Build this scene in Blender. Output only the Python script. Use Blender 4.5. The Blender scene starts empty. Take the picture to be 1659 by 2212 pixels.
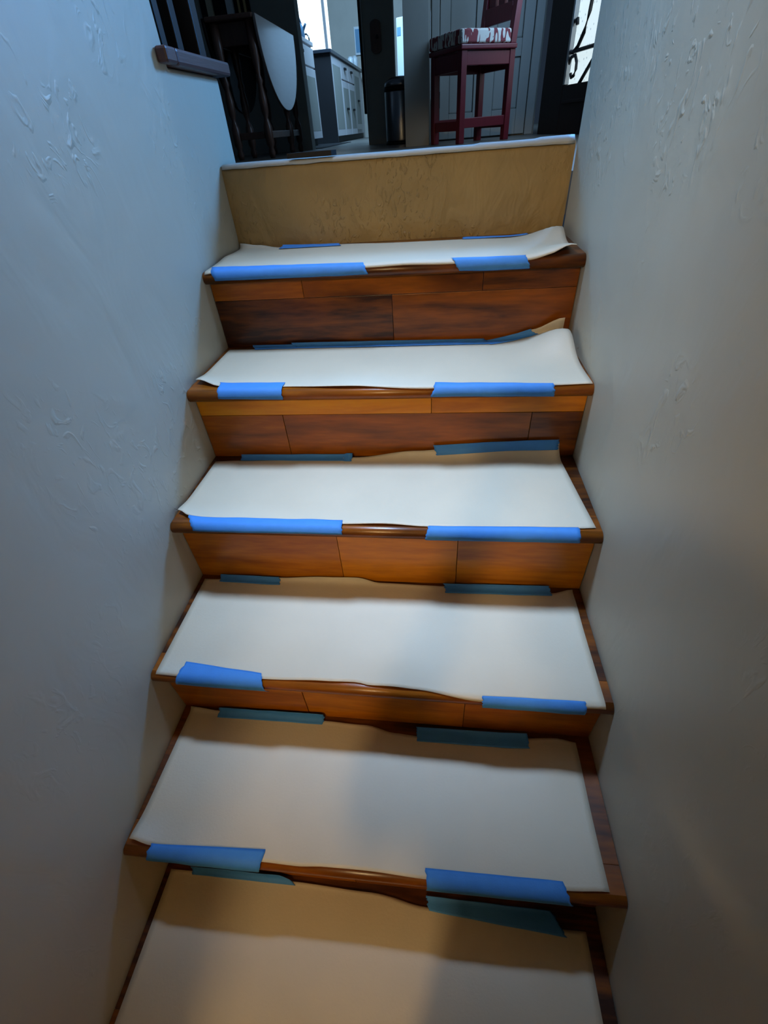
import bpy, bmesh, math, random
from mathutils import Vector, Matrix, noise
random.seed(7)
S = bpy.context.scene
C = S.collection
PI = math.pi

# ------------------------------------------------------------------ camera
CAM = Vector((0.57514, -1.4042, 0.05198))
RT = Vector((0.99335846, 0.09539665, -0.06433073))
UP = Vector((-0.01351878, 0.65199606, 0.75810183))
FW = Vector((-0.11426376, 0.75219719, -0.64895545))
cd = bpy.data.cameras.new('camera')
cam = bpy.data.objects.new('camera', cd)
C.objects.link(cam)
cam.matrix_world = Matrix(((RT.x, UP.x, -FW.x, CAM.x), (RT.y, UP.y, -FW.y, CAM.y), (RT.z, UP.z, -FW.z, CAM.z), (0, 0, 0, 1)))
cd.sensor_fit = 'VERTICAL'
cd.sensor_height = 24
cd.lens = 970.83 / 2212 * 24
cd.clip_start = 0.005
S.camera = cam

# ------------------------------------------------------------------ world, lights, exposure
w = bpy.data.worlds.new('world')
S.world = w
w.use_nodes = True
w.node_tree.nodes['Background'].inputs[0].default_value = (0.32, 0.52, 0.85, 1)
w.node_tree.nodes['Background'].inputs[1].default_value = 0.04

def area(name, loc, to, sx, sy, power, col, spread=180):
    l = bpy.data.lights.new(name, 'AREA')
    l.shape = 'RECTANGLE'
    l.size, l.size_y, l.energy, l.color = sx, sy, power, col
    l.spread = math.radians(spread)
    o = bpy.data.objects.new(name, l)
    C.objects.link(o)
    o.location = loc
    o.rotation_euler = (Vector(to) - Vector(loc)).to_track_quat('-Z', 'Y').to_euler()
    return o

area('skylight_daylight', (0.25, -0.20, 2.35), (0.5, -0.86, -0.76), 0.45, 0.45, 11, (0.42, 0.64, 1.0), 42)
area('living_room_window_daylight', (-1.7, 1.5, 1.15), (0.9, -0.30, 0.30), 0.6, 0.6, 6.5, (0.10, 0.43, 1.0), 70)
area('entry_window_daylight', (1.80, 1.20, 1.05), (0, -0.80, -0.40), 0.5, 0.6, 54, (0.12, 0.41, 1.0), 125)
area('front_door_daylight', (1.30, 2.45, 1.0), (-0.75, 3.1, 0.35), 0.5, 0.8, 9, (0.35, 0.62, 1.0))
area('kitchen_fill_light', (-0.25, 6.0, 2.3), (-0.45, 7.6, 0.5), 0.9, 0.9, 120, (0.35, 0.65, 1.0))  # added fill high in the kitchen, brightens cabinet fronts and fridge
S.view_settings.view_transform = 'Standard'
S.view_settings.look = 'None'
S.view_settings.gamma = 1
S.view_settings.use_curve_mapping = False
S.view_settings.exposure = 0.0

# ------------------------------------------------------------------ materials
def lin(r, g, b):
    f = lambda c: (c / 255 / 12.92) if c / 255 <= 0.04045 else ((c / 255 + 0.055) / 1.055) ** 2.4
    return (f(r), f(g), f(b), 1)

M = {}
def mat(name, col, rough=0.5, var=0.0, vscale=8.0, bump=0.0, bscale=40.0, metal=0.0, coat=0.0, stretch=None, detail=4.0, dist=0.0, spec=0.5, bdist=0.01):
    m = bpy.data.materials.new(name)
    m.use_nodes = True
    nt = m.node_tree
    b = nt.nodes['Principled BSDF']
    b.inputs['Roughness'].default_value = rough
    b.inputs['Metallic'].default_value = metal
    b.inputs['Coat Weight'].default_value = coat
    b.inputs['Coat Roughness'].default_value = 0.12
    b.inputs['Specular IOR Level'].default_value = spec
    b.inputs['Base Color'].default_value = col
    tc = nt.nodes.new('ShaderNodeTexCoord')
    src = tc.outputs['Object']
    if stretch:
        mp = nt.nodes.new('ShaderNodeMapping')
        mp.inputs['Scale'].default_value = stretch
        nt.links.new(src, mp.inputs['Vector'])
        src = mp.outputs['Vector']
    if var:
        n = nt.nodes.new('ShaderNodeTexNoise')
        n.inputs['Scale'].default_value = vscale
        n.inputs['Detail'].default_value = detail
        n.inputs['Distortion'].default_value = dist
        nt.links.new(src, n.inputs['Vector'])
        mx = nt.nodes.new('ShaderNodeMix')
        mx.data_type = 'RGBA'
        mx.inputs['A'].default_value = tuple(c * (1 - var) for c in col[:3]) + (1,)
        mx.inputs['B'].default_value = tuple(min(1, c * (1 + var)) for c in col[:3]) + (1,)
        nt.links.new(n.outputs['Fac'], mx.inputs['Factor'])
        nt.links.new(mx.outputs['Result'], b.inputs['Base Color'])
    if bump:
        n = nt.nodes.new('ShaderNodeTexNoise')
        n.inputs['Scale'].default_value = bscale
        n.inputs['Detail'].default_value = detail
        n.inputs['Distortion'].default_value = dist
        nt.links.new(src, n.inputs['Vector'])
        bp = nt.nodes.new('ShaderNodeBump')
        bp.inputs['Strength'].default_value = bump
        bp.inputs['Distance'].default_value = bdist
        nt.links.new(n.outputs['Fac'], bp.inputs['Height'])
        nt.links.new(bp.outputs['Normal'], b.inputs['Normal'])
    M[name] = m
    return m

def plaster(name, col, strength, scale, rough, var=0.05):
    # trowelled plaster: broad undulation plus sparse sharp trowel ridges
    m = mat(name, col, rough, var=var, vscale=3.0 if var < 0.1 else 8.0)
    nt = m.node_tree
    b = nt.nodes['Principled BSDF']
    tc = nt.nodes.new('ShaderNodeTexCoord')
    mp = nt.nodes.new('ShaderNodeMapping')
    mp.inputs['Rotation'].default_value = (0.6, 0, 0)
    mp.inputs['Scale'].default_value = (1, 1.0, 0.55)
    nt.links.new(tc.outputs['Object'], mp.inputs['Vector'])
    n1 = nt.nodes.new('ShaderNodeTexNoise')
    n1.inputs['Scale'].default_value = scale
    n1.inputs['Detail'].default_value = 3
    n1.inputs['Distortion'].default_value = 1.2
    nt.links.new(mp.outputs['Vector'], n1.inputs['Vector'])
    n2 = nt.nodes.new('ShaderNodeTexNoise')
    n2.inputs['Scale'].default_value = scale * 4.5
    n2.inputs['Detail'].default_value = 2
    n2.inputs['Distortion'].default_value = 2.0
    nt.links.new(mp.outputs['Vector'], n2.inputs['Vector'])
    r = nt.nodes.new('ShaderNodeValToRGB')
    r.color_ramp.elements[0].position = 0.56
    r.color_ramp.elements[1].position = 0.72
    nt.links.new(n2.outputs['Fac'], r.inputs['Fac'])
    n3 = nt.nodes.new('ShaderNodeTexNoise')     # where the ridges are
    n3.inputs['Scale'].default_value = 3.2
    nt.links.new(tc.outputs['Object'], n3.inputs['Vector'])
    r3 = nt.nodes.new('ShaderNodeValToRGB')
    r3.color_ramp.elements[0].position = 0.48
    r3.color_ramp.elements[1].position = 0.66
    nt.links.new(n3.outputs['Fac'], r3.inputs['Fac'])
    mu = nt.nodes.new('ShaderNodeMath')
    mu.operation = 'MULTIPLY'
    nt.links.new(r.outputs['Color'], mu.inputs[0])
    nt.links.new(r3.outputs['Color'], mu.inputs[1])
    ad = nt.nodes.new('ShaderNodeMath')
    ad.operation = 'MULTIPLY_ADD'
    ad.inputs[1].default_value = 0.7
    sp = nt.nodes.new('ShaderNodeSeparateXYZ')      # the ridges are left higher up the wall, the lower wall was smoothed
    nt.links.new(tc.outputs['Object'], sp.inputs[0])
    mr = nt.nodes.new('ShaderNodeMapRange')
    mr.inputs['From Min'].default_value = -0.75
    mr.inputs['From Max'].default_value = -0.05
    mr.inputs['To Min'].default_value = 0.12
    nt.links.new(sp.outputs['Z'], mr.inputs['Value'])
    mu2 = nt.nodes.new('ShaderNodeMath')
    mu2.operation = 'MULTIPLY'
    nt.links.new(mu.outputs[0], mu2.inputs[0])
    nt.links.new(mr.outputs['Result'], mu2.inputs[1])
    nt.links.new(mu2.outputs[0], ad.inputs[0])
    nt.links.new(n1.outputs['Fac'], ad.inputs[2])
    bp = nt.nodes.new('ShaderNodeBump')
    bp.inputs['Strength'].default_value = strength
    bp.inputs['Distance'].default_value = 0.012
    nt.links.new(ad.outputs[0], bp.inputs['Height'])
    nt.links.new(bp.outputs['Normal'], b.inputs['Normal'])
    return m

plaster('plaster', lin(177, 169, 149), 0.24, 7.0, 0.5)
plaster('raw_plaster', lin(142, 117, 72), 0.6, 14.0, 0.6, 0.3)
mat('paper', lin(184, 171, 148), 0.58, var=0.08, vscale=9, bump=0.15, bscale=220, bdist=0.002)
mat('landing_paper', lin(165, 165, 160), 0.6, var=0.05, vscale=9, bump=0.1, bscale=60)
mat('tape', lin(50, 116, 182), 0.7, var=0.10, vscale=60, bump=0.25, bscale=420, bdist=0.001)
mat('slate_wall', lin(150, 150, 142), 0.7, var=0.06, vscale=3, bump=0.15, bscale=14)
mat('kitchen_wall', lin(188, 180, 168), 0.7, var=0.12, vscale=5, bump=0.2, bscale=12)
mat('floor_tile', lin(110, 106, 100), 0.35, var=0.15, vscale=6, bump=0.05)
mat('balustrade_wood', lin(24, 15, 13), 0.5, var=0.3, vscale=9, stretch=(6, 6, 1), spec=0.25)
mat('dark_wood', lin(86, 58, 46), 0.38, var=0.35, vscale=9, stretch=(6, 6, 1), bump=0.05)
mat('table_leaf_sheen', lin(112, 98, 92), 0.3, var=0.2, vscale=6, stretch=(1, 1, 8), coat=0.5)  # greyed lighter than the table wood to stand for its reflections
mat('cap_wood', lin(74, 44, 38), 0.42, var=0.25, vscale=10, stretch=(8, 1, 8), bump=0.05)
mat('red_wood', lin(100, 28, 42), 0.4, var=0.2, vscale=12, stretch=(5, 5, 1), bump=0.05)
mat('white_paint', lin(160, 165, 162), 0.5, var=0.04, bump=0.05)
mat('cabinet_paint', lin(206, 202, 204), 0.45, var=0.05)
mat('cabinet_end_shade', lin(40, 40, 44), 0.6, var=0.1)  # shade of the backlit end put into its colour
mat('counter', lin(60, 66, 76), 0.3, var=0.2, vscale=30)
mat('steel', lin(150, 152, 155), 0.28, metal=1.0, var=0.1, stretch=(20, 20, 1))
mat('black_plastic', lin(12, 12, 14), 0.55, spec=0.25, var=0.1)
mat('iron', lin(24, 24, 28), 0.5, var=0.2, bump=0.1)
mat('door_wood', lin(34, 22, 20), 0.55, spec=0.2, var=0.3, vscale=8, stretch=(6, 6, 1), bump=0.08)
mat('fridge_white', lin(225, 230, 235), 0.3, var=0.02)
mat('floor_shade', lin(22, 22, 26), 0.9, var=0.3, vscale=50, bump=0.3, bscale=200)  # dark colour of the painted floor shade
mat('brass', lin(190, 160, 110), 0.35, metal=0.8, var=0.15)
mat('cream_slat', lin(190, 178, 150), 0.5, var=0.1)
mat('ceramic', lin(220, 225, 228), 0.3, var=0.03)
mat('glass_thing', lin(120, 160, 190), 0.2, var=0.1)
mat('concrete', lin(78, 70, 62), 0.8, var=0.15, bump=0.3)
mat('skin', lin(190, 140, 115), 0.55, var=0.06)
mat('shirt', lin(52, 56, 70), 0.85, var=0.1, bump=0.2, bscale=200)
mat('hair', lin(40, 28, 20), 0.6, var=0.2)

def wood():
    m = bpy.data.materials.new('acacia_wood')
    m.use_nodes = True
    nt = m.node_tree
    b = nt.nodes['Principled BSDF']
    at = nt.nodes.new('ShaderNodeAttribute')
    at.attribute_type = 'OBJECT'
    at.attribute_name = 'tint'
    tc = nt.nodes.new('ShaderNodeTexCoord')
    mp = nt.nodes.new('ShaderNodeMapping')
    mp.inputs['Scale'].default_value = (2.2, 16, 16)
    cx = nt.nodes.new('ShaderNodeCombineXYZ')
    mu = nt.nodes.new('ShaderNodeMath')
    mu.operation = 'MULTIPLY'
    mu.inputs[1].default_value = 31.7
    nt.links.new(at.outputs['Fac'], mu.inputs[0])
    nt.links.new(mu.outputs[0], cx.inputs['X'])
    nt.links.new(mu.outputs[0], cx.inputs['Z'])
    nt.links.new(cx.outputs['Vector'], mp.inputs['Location'])
    nt.links.new(tc.outputs['Object'], mp.inputs['Vector'])
    n1 = nt.nodes.new('ShaderNodeTexNoise')
    n1.inputs['Scale'].default_value = 1.3
    n1.inputs['Detail'].default_value = 4
    n1.inputs['Distortion'].default_value = 0.8
    nt.links.new(mp.outputs['Vector'], n1.inputs['Vector'])
    n2 = nt.nodes.new('ShaderNodeTexNoise')
    n2.inputs['Scale'].default_value = 7
    n2.inputs['Detail'].default_value = 5
    nt.links.new(mp.outputs['Vector'], n2.inputs['Vector'])
    a1 = nt.nodes.new('ShaderNodeMath')
    a1.operation = 'MULTIPLY_ADD'
    a1.inputs[1].default_value = 0.5
    nt.links.new(n1.outputs['Fac'], a1.inputs[0])
    sub = nt.nodes.new('ShaderNodeMath')
    sub.operation = 'ADD'
    sub.inputs[1].default_value = -0.38
    nt.links.new(at.outputs['Fac'], sub.inputs[0])
    nt.links.new(sub.outputs[0], a1.inputs[2])
    a2 = nt.nodes.new('ShaderNodeMath')
    a2.operation = 'MULTIPLY_ADD'
    a2.inputs[1].default_value = 0.25
    nt.links.new(n2.outputs['Fac'], a2.inputs[0])
    nt.links.new(a1.outputs[0], a2.inputs[2])
    rp = nt.nodes.new('ShaderNodeValToRGB')
    e = rp.color_ramp.elements
    e[0].position = 0.12
    e[0].color = lin(48, 20, 4)
    e[1].position = 0.9
    e[1].color = lin(214, 150, 24)
    x = e.new(0.42)
    x.color = lin(142, 75, 8)
    x = e.new(0.66)
    x.color = lin(194, 118, 10)
    nt.links.new(a2.outputs[0], rp.inputs['Fac'])
    # scattered knots, drawn out along the grain
    vm = nt.nodes.new('ShaderNodeMapping')
    vm.inputs['Scale'].default_value = (1.0, 0.35, 0.35)
    nt.links.new(mp.outputs['Vector'], vm.inputs['Vector'])
    nd = nt.nodes.new('ShaderNodeTexNoise')
    nd.inputs['Scale'].default_value = 3
    nt.links.new(vm.outputs['Vector'], nd.inputs['Vector'])
    av = nt.nodes.new('ShaderNodeVectorMath')
    av.operation = 'MULTIPLY_ADD'
    av.inputs[1].default_value = (0.35, 0.35, 0.35)
    nt.links.new(nd.outputs['Color'], av.inputs[0])
    nt.links.new(vm.outputs['Vector'], av.inputs[2])
    vo = nt.nodes.new('ShaderNodeTexVoronoi')
    vo.inputs['Scale'].default_value = 0.9
    nt.links.new(av.outputs['Vector'], vo.inputs['Vector'])
    kr = nt.nodes.new('ShaderNodeValToRGB')
    kr.color_ramp.elements[0].position = 0.03
    kr.color_ramp.elements[0].color = (0.62, 0.58, 0.55, 1)
    kr.color_ramp.elements[1].position = 0.30
    kr.color_ramp.elements[1].color = (1, 1, 1, 1)
    kk = kr.color_ramp.elements.new(0.09)
    kk.color = (0.30, 0.26, 0.24, 1)
    nt.links.new(vo.outputs['Distance'], kr.inputs['Fac'])
    km = nt.nodes.new('ShaderNodeMix')
    km.data_type = 'RGBA'
    km.blend_type = 'MULTIPLY'
    km.inputs['Factor'].default_value = 1.0
    nt.links.new(rp.outputs['Color'], km.inputs['A'])
    nt.links.new(kr.outputs['Color'], km.inputs['B'])
    nt.links.new(km.outputs['Result'], b.inputs['Base Color'])
    b.inputs['Roughness'].default_value = 0.30
    b.inputs['Specular IOR Level'].default_value = 0.35
    b.inputs['Coat Weight'].default_value = 0.06
    b.inputs['Coat Roughness'].default_value = 0.2
    bp = nt.nodes.new('ShaderNodeBump')
    bp.inputs['Strength'].default_value = 0.05
    bp.inputs['Distance'].default_value = 0.003
    nt.links.new(n2.outputs['Fac'], bp.inputs['Height'])
    nt.links.new(bp.outputs['Normal'], b.inputs['Normal'])
    M['wood'] = m
wood()

def cushion_mat():
    m = bpy.data.materials.new('cushion_fabric')
    m.use_nodes = True
    nt = m.node_tree
    b = nt.nodes['Principled BSDF']
    tc = nt.nodes.new('ShaderNodeTexCoord')
    mp = nt.nodes.new('ShaderNodeMapping')
    mp.inputs['Scale'].default_value = (1, 1, 0.35)
    nt.links.new(tc.outputs['Object'], mp.inputs['Vector'])
    wv = nt.nodes.new('ShaderNodeTexNoise')
    wv.inputs['Scale'].default_value = 36
    wv.inputs['Distortion'].default_value = 1.0
    wv.inputs['Detail'].default_value = 1
    nt.links.new(mp.outputs['Vector'], wv.inputs['Vector'])
    rp = nt.nodes.new('ShaderNodeValToRGB')
    rp.color_ramp.interpolation = 'CONSTANT'
    rp.color_ramp.elements[0].color = lin(206, 204, 196)
    rp.color_ramp.elements[1].position = 0.52
    rp.color_ramp.elements[1].color = lin(122, 52, 58)
    nt.links.new(wv.outputs['Fac'], rp.inputs['Fac'])
    nt.links.new(rp.outputs['Color'], b.inputs['Base Color'])
    b.inputs['Roughness'].default_value = 0.85
    M['cushion'] = m
cushion_mat()

def emit(name, col, strength, seedy=False):
    m = bpy.data.materials.new(name)
    m.use_nodes = True
    nt = m.node_tree
    b = nt.nodes['Principled BSDF']
    b.inputs['Base Color'].default_value = col
    b.inputs['Roughness'].default_value = 0.3
    b.inputs['Emission Color'].default_value = col
    b.inputs['Emission Strength'].default_value = strength
    if seedy:
        tc = nt.nodes.new('ShaderNodeTexCoord')
        v = nt.nodes.new('ShaderNodeTexVoronoi')
        v.inputs['Scale'].default_value = 30
        nt.links.new(tc.outputs['Object'], v.inputs['Vector'])
        rp = nt.nodes.new('ShaderNodeValToRGB')
        rp.color_ramp.elements[0].position = 0.08
        rp.color_ramp.elements[0].color = (0.25, 0.32, 0.36, 1)
        rp.color_ramp.elements[1].position = 0.2
        rp.color_ramp.elements[1].color = col
        nt.links.new(v.outputs['Distance'], rp.inputs['Fac'])
        nt.links.new(rp.outputs['Color'], b.inputs['Emission Color'])
    M[name] = m
emit('window_pane', (0.80, 0.95, 1.0, 1), 1.6)
emit('seedy_glass', (0.68, 0.82, 0.86, 1), 1.0, True)
emit('warm_bulb', (1.0, 0.72, 0.36, 1), 640.0)

# ------------------------------------------------------------------ builders
def obj(name, bm, m, parent=None, smooth=False, tint=None):
    me = bpy.data.meshes.new(name)
    bmesh.ops.recalc_face_normals(bm, faces=bm.faces)
    bm.to_mesh(me)
    bm.free()
    me.materials.append(M[m])
    if smooth:
        for p in me.polygons:
            p.use_smooth = True
    o = bpy.data.objects.new(name, me)
    C.objects.link(o)
    if parent:
        o.parent = parent
    if tint is not None:
        o['tint'] = tint
    return o

def tag(o, label, cat, group=None):
    o['label'] = label
    o['category'] = cat
    if group:
        o['group'] = group
    return o

def thing(name, label, cat, loc=(0, 0, 0), rz=0, group=None):
    o = bpy.data.objects.new(name, None)
    C.objects.link(o)
    o.location = loc
    o.rotation_euler = (0, 0, rz)
    o.empty_display_size = 0.05
    return tag(o, label, cat, group)

def struct(o, label):
    o['kind'] = 'structure'
    o['label'] = label
    return o

def bx(x0, y0, z0, x1, y1, z1, bev=0.0, bm=None):
    own = bm is None
    bm = bm or bmesh.new()
    r = bmesh.ops.create_cube(bm, size=1)
    for v in r['verts']:
        v.co = Vector(((x0 + x1) / 2 + v.co.x * (x1 - x0), (y0 + y1) / 2 + v.co.y * (y1 - y0), (z0 + z1) / 2 + v.co.z * (z1 - z0)))
    if bev and own:
        bmesh.ops.bevel(bm, geom=bm.edges[:], offset=bev, segments=2, affect='EDGES', profile=0.5)
    return bm

def hexa(p, bev=0.0):
    # p: 8 corners, bottom four (ccw) then top four
    bm = bmesh.new()
    v = [bm.verts.new(q) for q in p]
    for f in ((3, 2, 1, 0), (4, 5, 6, 7), (0, 1, 5, 4), (1, 2, 6, 5), (2, 3, 7, 6), (3, 0, 4, 7)):
        bm.faces.new([v[i] for i in f])
    if bev:
        bmesh.ops.bevel(bm, geom=bm.edges[:], offset=bev, segments=2, affect='EDGES', profile=0.5)
    return bm

def prism(pts, axis, a, b):
    # polygon pts in the plane normal to axis, from a to b
    bm = bmesh.new()
    def P(q, t):
        return {'x': (t, q[0], q[1]), 'y': (q[0], t, q[1]), 'z': (q[0], q[1], t)}[axis]
    A = [bm.verts.new(P(q, a)) for q in pts]
    B = [bm.verts.new(P(q, b)) for q in pts]
    n = len(pts)
    bm.faces.new(A)
    bm.faces.new(B[::-1])
    for i in range(n):
        bm.faces.new((A[i], A[(i + 1) % n], B[(i + 1) % n], B[i]))
    return bm

def lathe(prof, cx, cy, seg=16, bm=None):
    bm = bm or bmesh.new()
    rings = []
    for r, z in prof:
        rings.append([bm.verts.new((cx + r * math.cos(2 * PI * i / seg), cy + r * math.sin(2 * PI * i / seg), z)) for i in range(seg)])
    for a, b in zip(rings, rings[1:]):
        for i in range(seg):
            bm.faces.new((a[i], a[(i + 1) % seg], b[(i + 1) % seg], b[i]))
    bm.faces.new(rings[0][::-1])
    bm.faces.new(rings[-1])
    return bm

def tube(path, r, seg=8, bm=None, flat=None):
    bm = bm or bmesh.new()
    path = [Vector(p) for p in path]
    rings = []
    for i, p in enumerate(path):
        t = (path[min(i + 1, len(path) - 1)] - path[max(i - 1, 0)]).normalized()
        a = t.cross(Vector((0.3, 0.1, 1)) if abs(t.z) < 0.9 else Vector((1, 0, 0))).normalized()
        b = t.cross(a)
        rr = r[i] if isinstance(r, (list, tuple)) else r
        rings.append([bm.verts.new(p + a * rr * math.cos(2 * PI * k / seg) + b * rr * math.sin(2 * PI * k / seg)) for k in range(seg)])
    for A, B in zip(rings, rings[1:]):
        for k in range(seg):
            bm.faces.new((A[k], A[(k + 1) % seg], B[(k + 1) % seg], B[k]))
    bm.faces.new(rings[0][::-1])
    bm.faces.new(rings[-1])
    return bm

# ------------------------------------------------------------------ stair geometry (metres, landing edge at y = 0, z = 0)
W = 0.9
OV = 0.0288
YP = 0.0363
YL = [0, -0.2466, -0.4944, -0.7361, -0.9805, -1.2351, -1.4806, -1.727, -1.974, -2.221]
YR = [0, -0.2467, -0.4945, -0.7429, -0.9920, -1.2342, -1.4806, -1.727, -1.974, -2.221]
ZT = [0.002, -0.1892, -0.3807, -0.5730, -0.7638, -0.9432, -1.1452, -1.335, -1.525, -1.715]
NT = 0.028          # nosing thickness
ZLOW = -1.905
ZF = -0.07          # room floor, a little lower than the raised landing edge
def yn(k, x): return YL[k] + (YR[k] - YL[k]) * x / W
def yrs(k, x): return YP if k == 1 else yn(k - 1, x) + OV

# ------------------------------------------------------------------ walls
def wall_mesh(boxes):
    bm = bmesh.new()
    for b in boxes:
        bx(*b, bm=bm)
    return bm

# left wall: tall as far as the balustrade opening, then a low curb wall
prof = [(-3.6, -2.1), (0.162, -2.1), (0.162, 0.178), (-0.118, 0.178), (-0.118, 2.5), (-3.6, 2.5)]
o = obj('wall_left', prism(prof, 'x', -0.13, 0.0), 'plaster')
bv = o.modifiers.new('bevel', 'BEVEL'); bv.width = 0.008; bv.segments = 3
struct(o, 'cream trowelled plaster wall on the left of the stairs')
o = obj('wall_right', bx(W, -3.6, -2.1, W + 0.13, 0.034, 2.5, 0.012), 'plaster')
struct(o, 'cream trowelled plaster wall on the right of the stairs')
o = obj('wall_lower', bx(-0.13, -3.74, -2.1, W + 0.13, -3.6, 2.5), 'concrete')
struct(o, 'plaster wall at the foot of the stairs')
o = obj('floor_lower', bx(-0.13, -3.6, -2.1, W + 0.13, -2.2, ZLOW), 'concrete')
struct(o, 'lower floor at the foot of the stairs')
struct(obj('wall_jamb', bx(0.0, -2.38, ZLOW, 0.19, -2.28, 1.0499), 'concrete'), 'door jamb at the foot of the stairs')
o = obj('ceiling', wall_mesh([(-0.13, -3.74, 1.05, W + 0.13, -0.55, 1.17), (0.0, -0.92, 0.62, W, -0.84, 1.0499)]), 'plaster')  # second box: unseen beam added to keep lamp light off the upper room
struct(o, 'low ceiling over the lower part of the stairwell, with an added light-blocking beam')

# ------------------------------------------------------------------ staircase
st = thing('staircase', 'acacia wood staircase between plaster walls, risers laid in stained planks', 'staircase', (0, 0, 0))
TROWS = {   # riser under tread k: rows from top as (fraction of height from bottom, joints, tints)
    1: [(-0.262, [0.238, 0.68], [0.44, 0.36, 0.20]), (None, [0.46], [0.18, 0.30])],
    2: [(-0.455, [0.562], [0.72, 0.58]), (None, [0.207, 0.788], [0.42, 0.36, 0.27])],
    3: [(None, [0.36, 0.623], [0.50, 0.58, 0.55])],
    4: [(None, [0.30, 0.639], [0.46, 0.52, 0.40])],
    5: [(None, [0.42, 0.70], [0.46, 0.40, 0.34])],
    6: [(None, [0.5], [0.4, 0.45])], 7: [(None, [0.4], [0.4, 0.5])], 8: [(None, [0.5], [0.35, 0.45])], 9: [(None, [0.6], [0.45, 0.4])],
}
def mk_riser(k):
    r = bpy.data.objects.new('riser', None)
    C.objects.link(r)
    r.parent = st
    r['label'] = 'riser of stained acacia planks'
    ztop = ZT[k] - NT
    zbot = ZT[k + 1] if k < 9 else ZLOW
    zt_ = ztop
    for zj, joints, tints in TROWS[k]:
        zb_ = zj if zj else zbot
        xs = [0.001] + joints + [W - 0.001]
        for i in range(len(xs) - 1):
            a, b = xs[i] + 0.0005, xs[i + 1] - 0.0005
            pr = random.uniform(0, 0.0012)
            ya, yb = yn(k, a) + OV - pr, yn(k, b) + OV - pr
            p = [(a, ya, zb_ + 0.0004), (b, yb, zb_ + 0.0004), (b, yb + 0.014, zb_ + 0.0004), (a, ya + 0.014, zb_ + 0.0004),
                 (a, ya, zt_ - 0.0004), (b, yb, zt_ - 0.0004), (b, yb + 0.014, zt_ - 0.0004), (a, ya + 0.014, zt_ - 0.0004)]
            obj('plank', hexa(p, 0.0009), 'wood', r, tint=tints[i])
        zt_ = zb_
def mk_tread(k):
    # board with a half-round nosing at its front
    t = bpy.data.objects.new('tread', None)
    C.objects.link(t)
    t.parent = st
    t['label'] = 'stained acacia tread with rounded nosing'
    z = ZT[k]
    def sect(x):
        r = NT / 2
        y0 = yn(k, x)
        pts = [(y0 + r + r * math.cos(a), z - r + r * math.sin(a)) for a in [PI / 2 + PI * i / 12 for i in range(13)]]
        return pts + [(y0 + 0.055, z - NT), (y0 + 0.055, z)]
    bm = bmesh.new()
    A = [bm.verts.new((0.001, *q)) for q in sect(0)]
    B = [bm.verts.new((W - 0.001, *q)) for q in sect(W)]
    n = len(A)
    bm.faces.new(A); bm.faces.new(B[::-1])
    for i in range(n):
        bm.faces.new((A[i], A[(i + 1) % n], B[(i + 1) % n], B[i]))
    nz = obj('nosing', bm, 'wood', t, tint=[0, .24, .34, .30, .36, .32, .3, .3, .3, .3][k])
    for f in nz.data.polygons:
        f.use_smooth = len(f.vertices) == 4 and f.area < 0.006
    e = 0.0
    ya, yb = YL[k] + 0.0555, YR[k] + 0.0555
    yc, yd = yrs(k, 0) + 0.012, yrs(k, W) + 0.012
    p = [(0.001, ya, z - NT), (W - .001, yb, z - NT), (W - .001, yd, z - NT), (0.001, yc, z - NT), (0.001, ya, z), (W - .001, yb, z), (W - .001, yd, z), (0.001, yc, z)]
    obj('board', hexa(p, 0.0006), 'wood', t, tint=0.16 + 0.03 * (k % 3))
for k in range(1, 10):
    mk_tread(k)
    mk_riser(k)
# raw plaster riser below the landing, and the raised landing edge it belongs to
bm = bmesh.new()
nx, nz_ = 60, 16
rows = []
for j in range(nz_ + 1):
    z = ZT[1] - 0.002 + (0.0 - ZT[1]) * j / nz_
    row = []
    for i in range(nx + 1):
        x = 0.0005 + (W - 0.001) * i / nx
        d = noise.noise(Vector((x * 9, z * 9, 3.1))) * 0.0022 + noise.noise(Vector((x * 30, z * 30, 1))) * 0.0009
        if j == nz_:
            d = 0.005
        row.append(bm.verts.new((x, YP + d, z)))
    rows.append(row)
for j in range(nz_):
    for i in range(nx):
        bm.faces.new((rows[j][i], rows[j][i + 1], rows[j + 1][i + 1], rows[j + 1][i]))
back = [[bm.verts.new((v.co.x, YP + 0.03, v.co.z)) for v in rows[q]] for q in (0, nz_)]
for i in range(nx):
    bm.faces.new((rows[nz_][i], rows[nz_][i + 1], back[1][i + 1], back[1][i]))
lr = obj('landing_riser', bm, 'raw_plaster', st, smooth=True)
lr['label'] = 'rough raw tan plaster riser'
obj('landing_edge', bx(0.0005, YP + 0.008, -0.16, W - 0.0005, 0.158, -0.0015), 'concrete', st)
obj('carriage', prism([(0.06, -0.28), (0.06, -0.165), (0.15, -0.165), (0.15, -0.6), (-2.1, -2.05), (-2.15, -1.95)], 'x', 0.02, W - 0.02), 'concrete', st)['label'] = 'rough concrete body under the stairs'

# ------------------------------------------------------------------ paper sheets and tape
def interp(tab, x):
    if x <= tab[0][0]: return tab[0][1]
    for (a, p), (b, q) in zip(tab, tab[1:]):
        if x <= b:
            t = (x - a) / (b - a)
            t = t * t * (3 - 2 * t)
            return p + (q - p) * t
    return tab[-1][1]

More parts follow.
